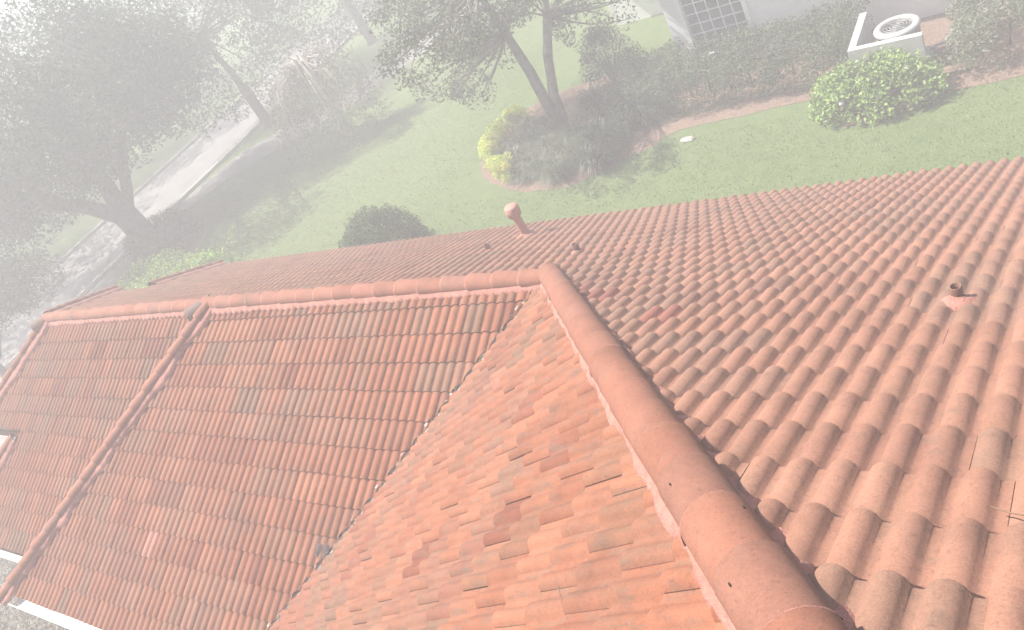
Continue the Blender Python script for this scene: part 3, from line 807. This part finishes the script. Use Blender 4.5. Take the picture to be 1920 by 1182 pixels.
# drooping, twiggy tree on the verge
WEEP = [(0.20, 0.19, 0.12), (0.13, 0.13, 0.075), (0.26, 0.23, 0.16), (0.09, 0.10, 0.055)]
root = empty('weeping_tree', (-18.2, 14.9, 0)); tag(root, 'thin drooping tree with bare looking twigs over the path', 'tree')
mb = MB(); mb.tube([(-18.2, 14.9, -0.1), (-18.2, 14.85, 1.0), (-18.1, 14.7, 2.0), (-18.0, 14.5, 3.2)], [0.16, 0.12, 0.10, 0.06], 9); mb.build('trunk', M_BARKG, root, smooth=True)
br = MB(); CL = []
for i in range(60):
    a = rng.uniform(0, 6.28); r_ = rng.uniform(0.4, 2.3); x = -17.6 + r_ * math.cos(a); y = 13.9 + r_ * math.sin(a); z1 = rng.uniform(0.25, 1.8)
    st = Vector((-18.0, 14.5, rng.uniform(1.9, 3.2))); top = Vector((st.x + (x - st.x) * 0.7, st.y + (y - st.y) * 0.7, rng.uniform(2.4, 3.6))); end = Vector((x, y, z1))
    pts = [st, st.lerp(top, 0.5) + Vector((0, 0, 0.3)), top, top.lerp(end, 0.5) + Vector((0, 0, 0.35)), end]
    br.tube(pts, [0.035, 0.028, 0.02, 0.013, 0.006], 5, False)
    for t in range(7):
        q = pts[2].lerp(pts[4], rng.random()) + Vector(rng.normal(size=3)) * 0.12; CL.append((tuple(q), rng.uniform(0.14, 0.34)))
br.build('branch', simple_material('pale_twig', (0.24, 0.21, 0.17), (0.36, 0.32, 0.27), 9, 0.9, 0.1), root, smooth=True)
V, F, T = cloud(CL, 330, 0.12, WEEP, up=0.1, flat=1.4, droop=0.7, lw=0.4); mesh_obj('crown', V, F, M_LEAF, root, tint=T)
# two trunked tree in the mulch bed
root = empty('garden_tree', (-7.1, 11.6, 0)); tag(root, 'two trunked tree rising from the bed of long leaved plants', 'tree')
mb = MB()
t1 = [(-7.15, 11.62, -0.1), (-7.2, 11.6, 0.8), (-7.3, 11.7, 1.7), (-7.6, 11.9, 2.8), (-7.8, 11.9, 4.2)]
t2 = [(-7.0, 11.6, -0.1), (-6.95, 11.7, 0.9), (-6.75, 11.95, 1.9), (-6.45, 12.25, 2.8), (-6.2, 12.6, 4.0)]
mb.tube(t1, [0.19, 0.15, 0.14, 0.11, 0.06], 12); mb.build('trunk', M_BARKG, root, smooth=True)
mb = MB(); mb.tube(t2, [0.17, 0.14, 0.13, 0.11, 0.06], 12); mb.build('trunk', M_BARKG, root, smooth=True)
cl = ellipsoid_clumps((-8.6, 12.0, 4.0), (2.5, 2.1, 1.5), 95, 0.22, 0.55) + ellipsoid_clumps((-6.3, 13.2, 3.6), (2.0, 1.8, 1.5), 60, 0.22, 0.5) + \
     ellipsoid_clumps((-9.4, 11.7, 2.3), (1.8, 1.2, 0.6), 44, 0.16, 0.36) + ellipsoid_clumps((-8.5, 10.9, 1.7), (0.5, 0.4, 0.35), 8, 0.1, 0.22) + ellipsoid_clumps((-7.0, 8.4, 4.2), (1.5, 1.1, 0.6), 44, 0.16, 0.4) + ellipsoid_clumps((-6.0, 13.5, 1.9), (1.5, 0.8, 0.5), 22, 0.16, 0.32)
br = MB()
for i in range(0, len(cl), 2):
    c = Vector(cl[i][0]); s_ = [Vector(t1[3]), Vector(t1[4]), Vector(t2[3]), Vector(t2[4])]; e = min(s_, key=lambda q: (q - c).length); limb(br, e, c, 0.04, 0.008, 0.2, 4)
br.build('branch', M_BARKG, root, smooth=True)
V, F, T = cloud(cl, 520, 0.105, MIDG, up=0.4, lw=0.5); mesh_obj('crown', V, F, M_LEAF, root, tint=T)

# ---- shrubs
def shrub(name, c, R, label, palette, cat='shrub', per=900, leaf=0.05, ncl=60, cr=(0.12, 0.26), mat=None, group=None, core=True, **kw):
    root = empty(name, (c[0], c[1], 0)); tag(root, label, cat, group)
    cl = ellipsoid_clumps((c[0], c[1], R[2] * 0.12), (R[0], R[1], R[2] * 0.88), ncl, cr[0], cr[1], shell=0.86, bottom=-0.1)
    V, F, T = cloud(cl, per, leaf, palette, shell=0.8, **kw)
    mesh_obj('foliage', V, F, mat or M_LEAF, root, tint=T)
    mb = MB()
    for k in range(9):
        a = k * 0.7; mb.tube([(c[0] + 0.08 * math.cos(a), c[1] + 0.08 * math.sin(a), -0.05), (c[0] + R[0] * 0.3 * math.cos(a), c[1] + R[1] * 0.3 * math.sin(a), R[2] * 0.45), (c[0] + R[0] * 0.7 * math.cos(a), c[1] + R[1] * 0.7 * math.sin(a), R[2] * 0.75)], [0.03, 0.02, 0.008], 6)
    mb.build('stem', M_BARK, root, smooth=True)
    return root
BOX = [(0.035, 0.085, 0.020), (0.060, 0.125, 0.030), (0.022, 0.055, 0.014), (0.11, 0.19, 0.060)]
shrub('round_shrub', (-9.55, 6.05), (1.15, 1.10, 1.72), 'clipped round dark green bush just beyond the back eave', BOX, ncl=330, cr=(0.16, 0.26), per=1900, leaf=0.07)
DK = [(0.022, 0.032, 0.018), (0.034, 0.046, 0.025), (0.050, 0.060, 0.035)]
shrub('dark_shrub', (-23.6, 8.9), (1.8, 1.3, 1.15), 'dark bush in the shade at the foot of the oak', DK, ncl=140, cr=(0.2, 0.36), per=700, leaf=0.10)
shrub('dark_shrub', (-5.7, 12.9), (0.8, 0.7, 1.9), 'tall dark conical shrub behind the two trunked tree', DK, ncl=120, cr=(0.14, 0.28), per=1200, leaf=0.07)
HIB = [(0.20, 0.32, 0.075), (0.27, 0.40, 0.10), (0.13, 0.22, 0.055), (0.36, 0.48, 0.15)]
hib = shrub('hydrangea_bush', (1.25, 9.75), (1.22, 0.72, 0.95), 'bright green leafy bush with a few pale lilac flowers', HIB, cat='bush', ncl=170, cr=(0.10, 0.27), per=1100, leaf=0.085, lw=0.62)
mt, nt, b = new_mat('petal'); b.inputs['Base Color'].default_value = (0.52, 0.46, 0.56, 1); b.inputs['Roughness'].default_value = 0.7; M_PETAL = mt
for (x, y, z) in ((0.78, 9.12, 0.52), (1.45, 9.16, 0.50), (1.95, 9.50, 0.80)):
    V = []; F = []
    for i in range(46):
        d = rng.normal(size=3); d /= np.linalg.norm(d); d[2] = abs(d[2]); c = np.array((x, y, z)) + d * 0.05
        t1_ = np.cross(d, (0.3, 0.5, 0.8)); t1_ /= np.linalg.norm(t1_); t2_ = np.cross(d, t1_); k = len(V)
        V += [c + t1_ * 0.022, c + t2_ * 0.022, c - t1_ * 0.022, c - t2_ * 0.022]; F.append((k, k + 1, k + 2, k + 3))
    mesh_obj('flower', V, F, M_PETAL, hib)

def hedge(name, x0, x1, y0, y1, h_, label, palette, per=900, leaf=0.07, dens=24.0, amp=0.12, cr=(0.14, 0.26), cat='hedge', mat=None, rot=0.0, xf=None, **kw):
    root = empty(name, ((x0 + x1) / 2, (y0 + y1) / 2, 0)); tag(root, label, cat)
    cl = []; n = int(dens * ((x1 - x0) * (y1 - y0) + 2 * (x1 - x0 + y1 - y0) * h_))
    for i in range(n):
        x = rng.uniform(x0, x1); y = rng.uniform(y0, y1); z = rng.uniform(0.1, h_)
        s = rng.random()
        if s < 0.45: z = h_
        elif s < 0.75: y = y0
        elif s < 0.88: x = rng.choice((x0, x1))
        else: y = y1
        top = h_ * (0.88 + 0.25 * mnoise.noise(Vector((x * 0.9, y, 3.3))))
        cl.append(((x + rng.normal() * amp, y + rng.normal() * amp, min(z, top)), rng.uniform(*cr)))
    if xf: cl = [(xf(c), r) for c, r in cl]
    V, F, T = cloud(cl, per, leaf, palette, shell=0.6, **kw); mesh_obj('foliage', V, F, mat or M_LEAF, root, tint=T)
    mb = MB()
    for i in range(int((x1 - x0) * 2) + 2):
        x = x0 + 0.2 + i * 0.5
        if x > x1: break
        p = (x, (y0 + y1) / 2, 0); 
        if xf: p = xf(p)
        mb.tube([(p[0], p[1], -0.05), (p[0] + 0.05, p[1], h_ * 0.5), (p[0] - 0.05, p[1], h_ * 0.9)], [0.03, 0.02, 0.01], 6)
    mb.build('stem', M_BARK, root, smooth=True)
    return root
HG = [(0.075, 0.110, 0.050), (0.10, 0.14, 0.065), (0.055, 0.080, 0.038), (0.15, 0.18, 0.10)]
hedge('hedge', -5.0, 0.55, 10.9, 12.5, 1.05, 'loose grey green hedge under the window of the neighbouring house', HG, leaf=0.075)
hedge('hedge', 2.75, 9.0, 10.2, 11.9, 0.95, 'pale leafy hedge right of the air conditioner', [(0.13, 0.16, 0.09), (0.18, 0.21, 0.13), (0.09, 0.11, 0.06), (0.24, 0.25, 0.19)], leaf=0.075)
SH = [(0.15, 0.30, 0.03), (0.28, 0.44, 0.06), (0.035, 0.07, 0.015), (0.42, 0.55, 0.14)]  # sun and shadow painted in: pale tones for lit leaves, dark for gaps
hedge('hedge', -20.9, -16.3, 5.1, 6.4, 1.28, 'sunlit bright green hedge beyond the far back eave', SH, per=700, leaf=0.10, up=0.9)
# yellow edging along the round front of the bed
YL = [(0.50, 0.60, 0.09), (0.60, 0.64, 0.12), (0.40, 0.52, 0.08), (0.66, 0.58, 0.16)]
root = empty('border_shrub', (-8.8, 11.0, 0)); tag(root, 'low yellow green border hedge curving round the end of the bed', 'hedge')
arc = [(-7.55, 9.25), (-8.15, 9.65), (-8.65, 10.2), (-8.95, 10.75), (-9.05, 11.35), (-8.95, 11.95), (-8.7, 12.5)]; cl = []
for i in range(150):
    t = rng.random() * (len(arc) - 1); k = int(t); f_ = t - k; p = [arc[k][e] * (1 - f_) + arc[k + 1][e] * f_ for e in (0, 1)]
    cl.append(((p[0] + rng.normal() * 0.10, p[1] + rng.normal() * 0.10, rng.uniform(0.12, 0.58)), rng.uniform(0.10, 0.19)))
V, F, T = cloud(cl, 6500, 0.055, YL); mesh_obj('foliage', V, F, M_LEAF, root, tint=T)
mb = MB()
for a in arc: mb.tube([(a[0], a[1], -0.03), (a[0] + 0.03, a[1], 0.3)], [0.02, 0.008], 5)
mb.build('stem', M_BARK, root)

# ---- long leaved clumps
def blades(cx, cy, n, length, height, width, palette, spread=1.0):
    V = []; F = []; T = []; pal = np.array(palette)
    for i in range(n):
        a = rng.uniform(0, 6.283); L = length * rng.uniform(0.55, 1.1); H = height * rng.uniform(0.6, 1.1); w = width * rng.uniform(0.7, 1.2)
        r0_ = rng.uniform(0, 0.10 * spread); dx, dy = math.cos(a), math.sin(a); sx, sy = -dy, dx; k = len(V)
        lean = rng.uniform(0.35, 1.0) * spread; bend = rng.uniform(-0.2, 0.2)
        for j in range(5):
            t = j / 4; r_ = r0_ + L * lean * t; z = H * (1.9 * t - (0.9 + 0.75 * lean) * t * t); ww = w * (1 - t) ** 0.6 + 0.001
            x = cx + dx * r_ + sx * bend * t * t * L; y = cy + dy * r_ + sy * bend * t * t * L; z = max(z, 0.015)
            V += [(x + sx * ww / 2, y + sy * ww / 2, z), (x - sx * ww / 2, y - sy * ww / 2, z)]
        for j in range(4): F.append((k + 2 * j, k + 2 * j + 2, k + 2 * j + 3, k + 2 * j + 1))
        c = pal[rng.integers(len(pal))] * rng.uniform(0.8, 1.2); T += [tuple(c)] * 10
    return V, F, T
LIR = [(0.085, 0.110, 0.058), (0.12, 0.145, 0.08), (0.060, 0.080, 0.040), (0.17, 0.19, 0.12)]
AGA = [(0.040, 0.060, 0.032), (0.060, 0.085, 0.045), (0.09, 0.115, 0.07)]
proto = None
def clump(x, y, n, L, H, w, pal, label, group):
    V, F, T = blades(x, y, n, L, H, w, pal)
    o = mesh_obj('strap_leaf_plant', V, F, M_LEAF, tint=T, loc=(x, y, 0)); tag(o, label, 'plant', group); return o
spots = [(-7.9, 10.2), (-7.5, 10.9), (-7.2, 9.8), (-6.9, 10.5), (-6.7, 9.4), (-6.3, 10.1), (-6.1, 9.3), (-8.2, 10.9), (-8.1, 11.6), (-7.6, 11.7), (-5.7, 9.7), (-5.7, 10.5), (-6.3, 10.9), (-7.2, 9.3), (-6.0, 9.0)]
for i, (x, y) in enumerate(spots):
    clump(x, y, 420, 0.68, 0.46, 0.022, LIR, 'greyish arching grass clump in the dense mass at the front of the bed', 'grey green grass clumps in the bed')
big = [(-5.1, 10.0, 1.15, 0.9, 'large dark fountain of strap leaves nearest the lawn'), (-4.5, 11.0, 1.2, 1.0, 'large dark fountain of strap leaves beside the hedge'), (-5.8, 11.6, 1.2, 1.05, 'large dark fountain of strap leaves right behind the tree trunks'),
       (-4.9, 9.3, 0.9, 0.65, 'smaller dark strap leaved plant at the edge of the mulch')]
for x, y, L, H, lb in big: clump(x, y, 420, L, H, 0.045, AGA, lb, 'dark strap leaved plants in the bed')

# stray lawn blades so that the turf has a real surface
def turf():
    n = 110000
    x = rng.uniform(-24, 8, n); y = rng.uniform(4.4, 21, n); 
    a = rng.uniform(0, 6.283, n); h_ = rng.uniform(0.015, 0.045, n); w = rng.uniform(0.008, 0.018, n)
    lx = np.cos(a) * h_ * 0.8; ly = np.sin(a) * h_ * 0.8
    inbed = ((x > -9.4) & (y > 9.2) & (x < -5)) | ((x >= -5) & (y > 9.9)) | ((x > 0.0) & (y > 9.0) & (x < 2.6)) | ((x > -9.4) & (y > 8.6) & (x < -4.5))
    onpath = (x < -15) & (y > 13) & (np.abs((x + 24.4) - (y - 13.3) * 1.2) < 3.2)
    k = ~(inbed | onpath); x, y, a, h_, w, lx, ly = [q[k] for q in (x, y, a, h_, w, lx, ly)]; n = len(x)
    A = np.stack([x - np.sin(a) * w, y + np.cos(a) * w, np.zeros(n)], 1); B = np.stack([x + np.sin(a) * w, y - np.cos(a) * w, np.zeros(n)], 1); C_ = np.stack([x + lx, y + ly, h_], 1)
    V = np.stack([A, B, C_], 1).reshape(-1, 3); F = np.arange(3 * n).reshape(-1, 3)
    g_ = np.array([(0.10, 0.165, 0.040), (0.14, 0.215, 0.06), (0.18, 0.245, 0.08), (0.24, 0.29, 0.13)])[rng.integers(4, size=n)]
    o = mesh_obj('lawn_grass', V, F, M_LEAF, tint=np.repeat(g_, 3, axis=0)); tag(o, 'short mown grass of the lawn', kind='stuff')
turf()

# ------------------------------------------------------------------ neighbouring house, air conditioner
nb = empty('neighbour_house', (2.0, 15.0, 0)); tag(nb, 'white rendered neighbouring house with one paned window, fading into haze', 'house')
M_RENDER = simple_material('white_render', (0.70, 0.70, 0.68), (0.78, 0.78, 0.76), 4, 0.9, 0.1, 0.3, 70)
YW = 13.0; wx0, wx1, wz0, wz1 = -3.36, -1.92, 0.42, 2.0
mb = MB()
def seg_wall(x0, x1, z0, z1, y=YW, th=0.2): mb.box(((x0 + x1) / 2, y + th / 2, (z0 + z1) / 2), (x1 - x0, th, z1 - z0))
seg_wall(-3.85, wx0, -0.1, 2.7); seg_wall(wx1, 14, -0.1, 2.7); seg_wall(wx0, wx1, -0.1, wz0); seg_wall(wx0, wx1, wz1, 2.7)
mb.box((-3.75, 15.3, 1.3), (0.2, 4.2, 2.8)); mb.box((-5.6, 17.5, 1.3), (3.9, 0.2, 2.8)); mb.box((14, 17, 1.3), (0.2, 8, 2.8)); mb.box((4.0, 21.0, 1.3), (20, 0.2, 2.8)); mb.box((-7.5, 19.2, 1.3), (0.2, 3.6, 2.8))
mb.build('wall', M_RENDER, nb)
V = [(-4.4, 12.4, 2.65), (14.6, 12.4, 2.65), (14.6, 21.6, 2.65), (-8.1, 21.6, 2.65), (-8.1, 16.9, 2.65), (-4.4, 16.9, 2.65), (-1.5, 17.0, 4.6), (11.0, 17.0, 4.6)]
mesh_obj('roof', V, [(0, 1, 7, 6), (1, 2, 7), (2, 3, 6, 7), (3, 4, 5, 6), (5, 0, 6), (5, 4, 3, 2, 1, 0)], simple_material('pale_roof', (0.30, 0.28, 0.26), (0.40, 0.38, 0.36), 3), nb)
mb = MB()
fw = 0.11
for (x0, x1, z0, z1) in ((wx0 - fw, wx1 + fw, wz0 - fw, wz0), (wx0 - fw, wx1 + fw, wz1, wz1 + fw), (wx0 - fw, wx0, wz0, wz1), (wx1, wx1 + fw, wz0, wz1)):
    mb.box(((x0 + x1) / 2, YW - 0.03, (z0 + z1) / 2), (x1 - x0, 0.09, z1 - z0))
win = mb.build('window', M_WHITE, nb, loc=((wx0 + wx1) / 2, YW, wz0))
mb = MB()
for i in range(1, 5): mb.box((wx0 + (wx1 - wx0) * i / 5, YW + 0.065, (wz0 + wz1) / 2), (0.025, 0.03, wz1 - wz0))
for i in range(1, 6): mb.box(((wx0 + wx1) / 2, YW + 0.062, wz0 + (wz1 - wz0) * i / 6), (wx1 - wx0, 0.03, 0.025))
mb.build('glazing_bars', M_WHITE, win)
mt, nt, b = new_mat('window_glass'); b.inputs['Base Color'].default_value = (0.10, 0.12, 0.14, 1); b.inputs['Roughness'].default_value = 0.08; b.inputs['Specular IOR Level'].default_value = 0.7
mb = MB(); mb.box(((wx0 + wx1) / 2, YW + 0.11, (wz0 + wz1) / 2), (wx1 - wx0, 0.02, wz1 - wz0)); mb.build('glass', mt, win)
# low screen wall round the unit
root = empty('screen_wall', (1.5, 10.8, 0)); tag(root, 'low white screen wall enclosing the air conditioner', 'wall')
mb = MB(); hs = 1.05
mb.box((1.50, 10.22, hs / 2 - 0.05), (1.34, 0.14, hs + 0.1)); mb.box((0.90, 11.0, hs / 2 - 0.05), (0.14, 1.42, hs + 0.1)); mb.build('panel', simple_material('grey_white_render', (0.36, 0.36, 0.345), (0.43, 0.43, 0.415), 4, 0.9, 0.1, 0.3, 70), root)
ac = empty('air_conditioner', (1.62, 10.95, 0)); tag(ac, 'round topped air conditioning unit inside the white screen wall', 'air conditioner')
M_AC = simple_material('grey_metal', (0.20, 0.20, 0.20), (0.28, 0.28, 0.28), 8, 0.5, 0.4)
mb = MB(); mb.box((1.62, 10.95, 0.06), (1.0, 1.0, 0.14)); mb.build('base_pad', M_KERB, ac)
mb = MB()
for i in range(9): mb.lathe([(0.395, 0.14 + i * 0.085), (0.405, 0.15 + i * 0.085), (0.405, 0.19 + i * 0.085), (0.385, 0.205 + i * 0.085)], (1.62, 10.95, 0), 28)
mb.build('louvred_casing', M_AC, ac, smooth=False)
mb = MB(); mb.lathe([(0.38, 0.88), (0.43, 0.89), (0.435, 0.95), (0.40, 0.985), (0.31, 0.985), (0.295, 0.95), (0.295, 0.90)], (1.62, 10.95, 0), 32); mb.build('top_ring', simple_material('pale_plastic', (0.32, 0.32, 0.31), (0.38, 0.38, 0.37), 6, 0.6, 0.3), ac, smooth=True)
mb = MB()
for r_ in (0.06, 0.12, 0.18, 0.24, 0.285): mb.lathe([(r_, 0.965), (r_ + 0.008, 0.972), (r_ + 0.016, 0.965), (r_ + 0.008, 0.958)], (1.62, 10.95, 0), 28)
for k in range(8): a = k * math.pi / 4; mb.tube([(1.62, 10.95, 0.962), (1.62 + 0.3 * math.cos(a), 10.95 + 0.3 * math.sin(a), 0.962)], 0.006, 5)
mb.build('fan_guard', M_AC, ac)
mb = MB(); mb.lathe([(0.0005, 0.80), (0.29, 0.80)], (1.62, 10.95, 0), 24)
for k in range(4):
    a = k * math.pi / 2 + 0.3; c, s = math.cos(a), math.sin(a)
    mb.add([(1.62 + c * .05 - s * .05, 10.95 + s * .05 + c * .05, .87), (1.62 + c * .27 - s * .09, 10.95 + s * .27 + c * .09, .88), (1.62 + c * .27 + s * .07, 10.95 + s * .27 - c * .07, .83), (1.62 + c * .05 + s * .04, 10.95 + s * .05 - c * .04, .84)], [(0, 1, 2, 3)])
mb.build('fan', simple_material('dark_metal', (0.05, 0.05, 0.05), (0.08, 0.08, 0.08), 5), ac)
o = MB(); o.tube([(2.12, 10.9, 0.35), (2.4, 10.95, 0.4), (2.52, 11.2, 0.45), (2.55, 12.0, 0.5), (2.55, 13.02, 0.55)], 0.035, 8); o.build('refrigerant_pipe', M_AC, ac, smooth=True)
# pale stone lying at the edge of the bed
V = []; 
bm = bmesh.new(); bmesh.ops.create_icosphere(bm, subdivisions=2, radius=1)
for v in bm.verts:
    k = 1 + 0.18 * mnoise.noise(v.co * 1.7); v.co = Vector((v.co.x * 0.19 * k, v.co.y * 0.10 * k, max(v.co.z, -0.4) * 0.06 * k + 0.02))
me = bpy.data.meshes.new('rock'); bm.to_mesh(me); bm.free(); me.materials.append(M_KERB)
o = bpy.data.objects.new('rock', me); COL.objects.link(o); o.location = (-2.8, 9.7, 0.0); tag(o, 'flat pale stone on the mulch where the bed meets the lawn', 'stone')
# twigs blown onto the roof
M_TWIG = simple_material('dry_twig', (0.16, 0.09, 0.06), (0.26, 0.16, 0.11), 20, 0.9, 0.1)
def roof_twig(pts, r, label, zf, up):
    o = MB(); o.tube([(x, y, zf(x, y) + up + e) for x, y, e in pts], [r] * (len(pts) - 1) + [r * 0.4], 6)
    q = o.build('twig', M_TWIG, smooth=True, loc=(pts[0][0], pts[0][1], zf(pts[0][0], pts[0][1]))); tag(q, label, 'twig')
roof_twig([(4.74, -3.98, 0.0), (4.80, -4.02, 0.012), (4.86, -4.03, 0.012), (4.92, -4.01, 0.0), (4.98, -3.99, -0.012)], 0.0028, 'thin curved twig lying across a tile near the right edge', zR, 0.072)
roof_twig([(-5.60, -3.32, 0.0), (-5.55, -3.25, 0.02), (-5.50, -3.19, 0.015)], 0.008, 'short dark twig stuck in a joint, lower left of the tall front slope', zF, 0.05)
roof_twig([(-5.45, -2.93, 0.0), (-5.40, -2.86, 0.02), (-5.37, -2.80, 0.015)], 0.008, 'short dark twig in the course above the lower left one', zF, 0.05)
roof_twig([(3.04, -4.30, 0.012), (3.09, -4.36, 0.0), (3.12, -4.40, -0.01)], 0.0022, 'tiny forked twig on the sunlit side slope', zL, 0.062)
#VEG_END
# ------------------------------------------------------------------ haze
hz, nt, b = new_mat('haze'); nt.nodes.remove(b)
pv = nt.nodes.new('ShaderNodeVolumePrincipled'); pv.inputs['Color'].default_value = (0.97, 0.98, 1.0, 1); pv.inputs['Density'].default_value = HAZE_DENSITY; pv.inputs['Anisotropy'].default_value = HAZE_ANISO
nt.links.new(pv.outputs[0], nt.nodes['Material Output'].inputs['Volume'])
mb = MB(); mb.box((-60, 60, 5.0), (740, 740, 12.6)); o = mb.build('haze', hz); tag(o, 'pale haze filling the air round the garden', kind='stuff')
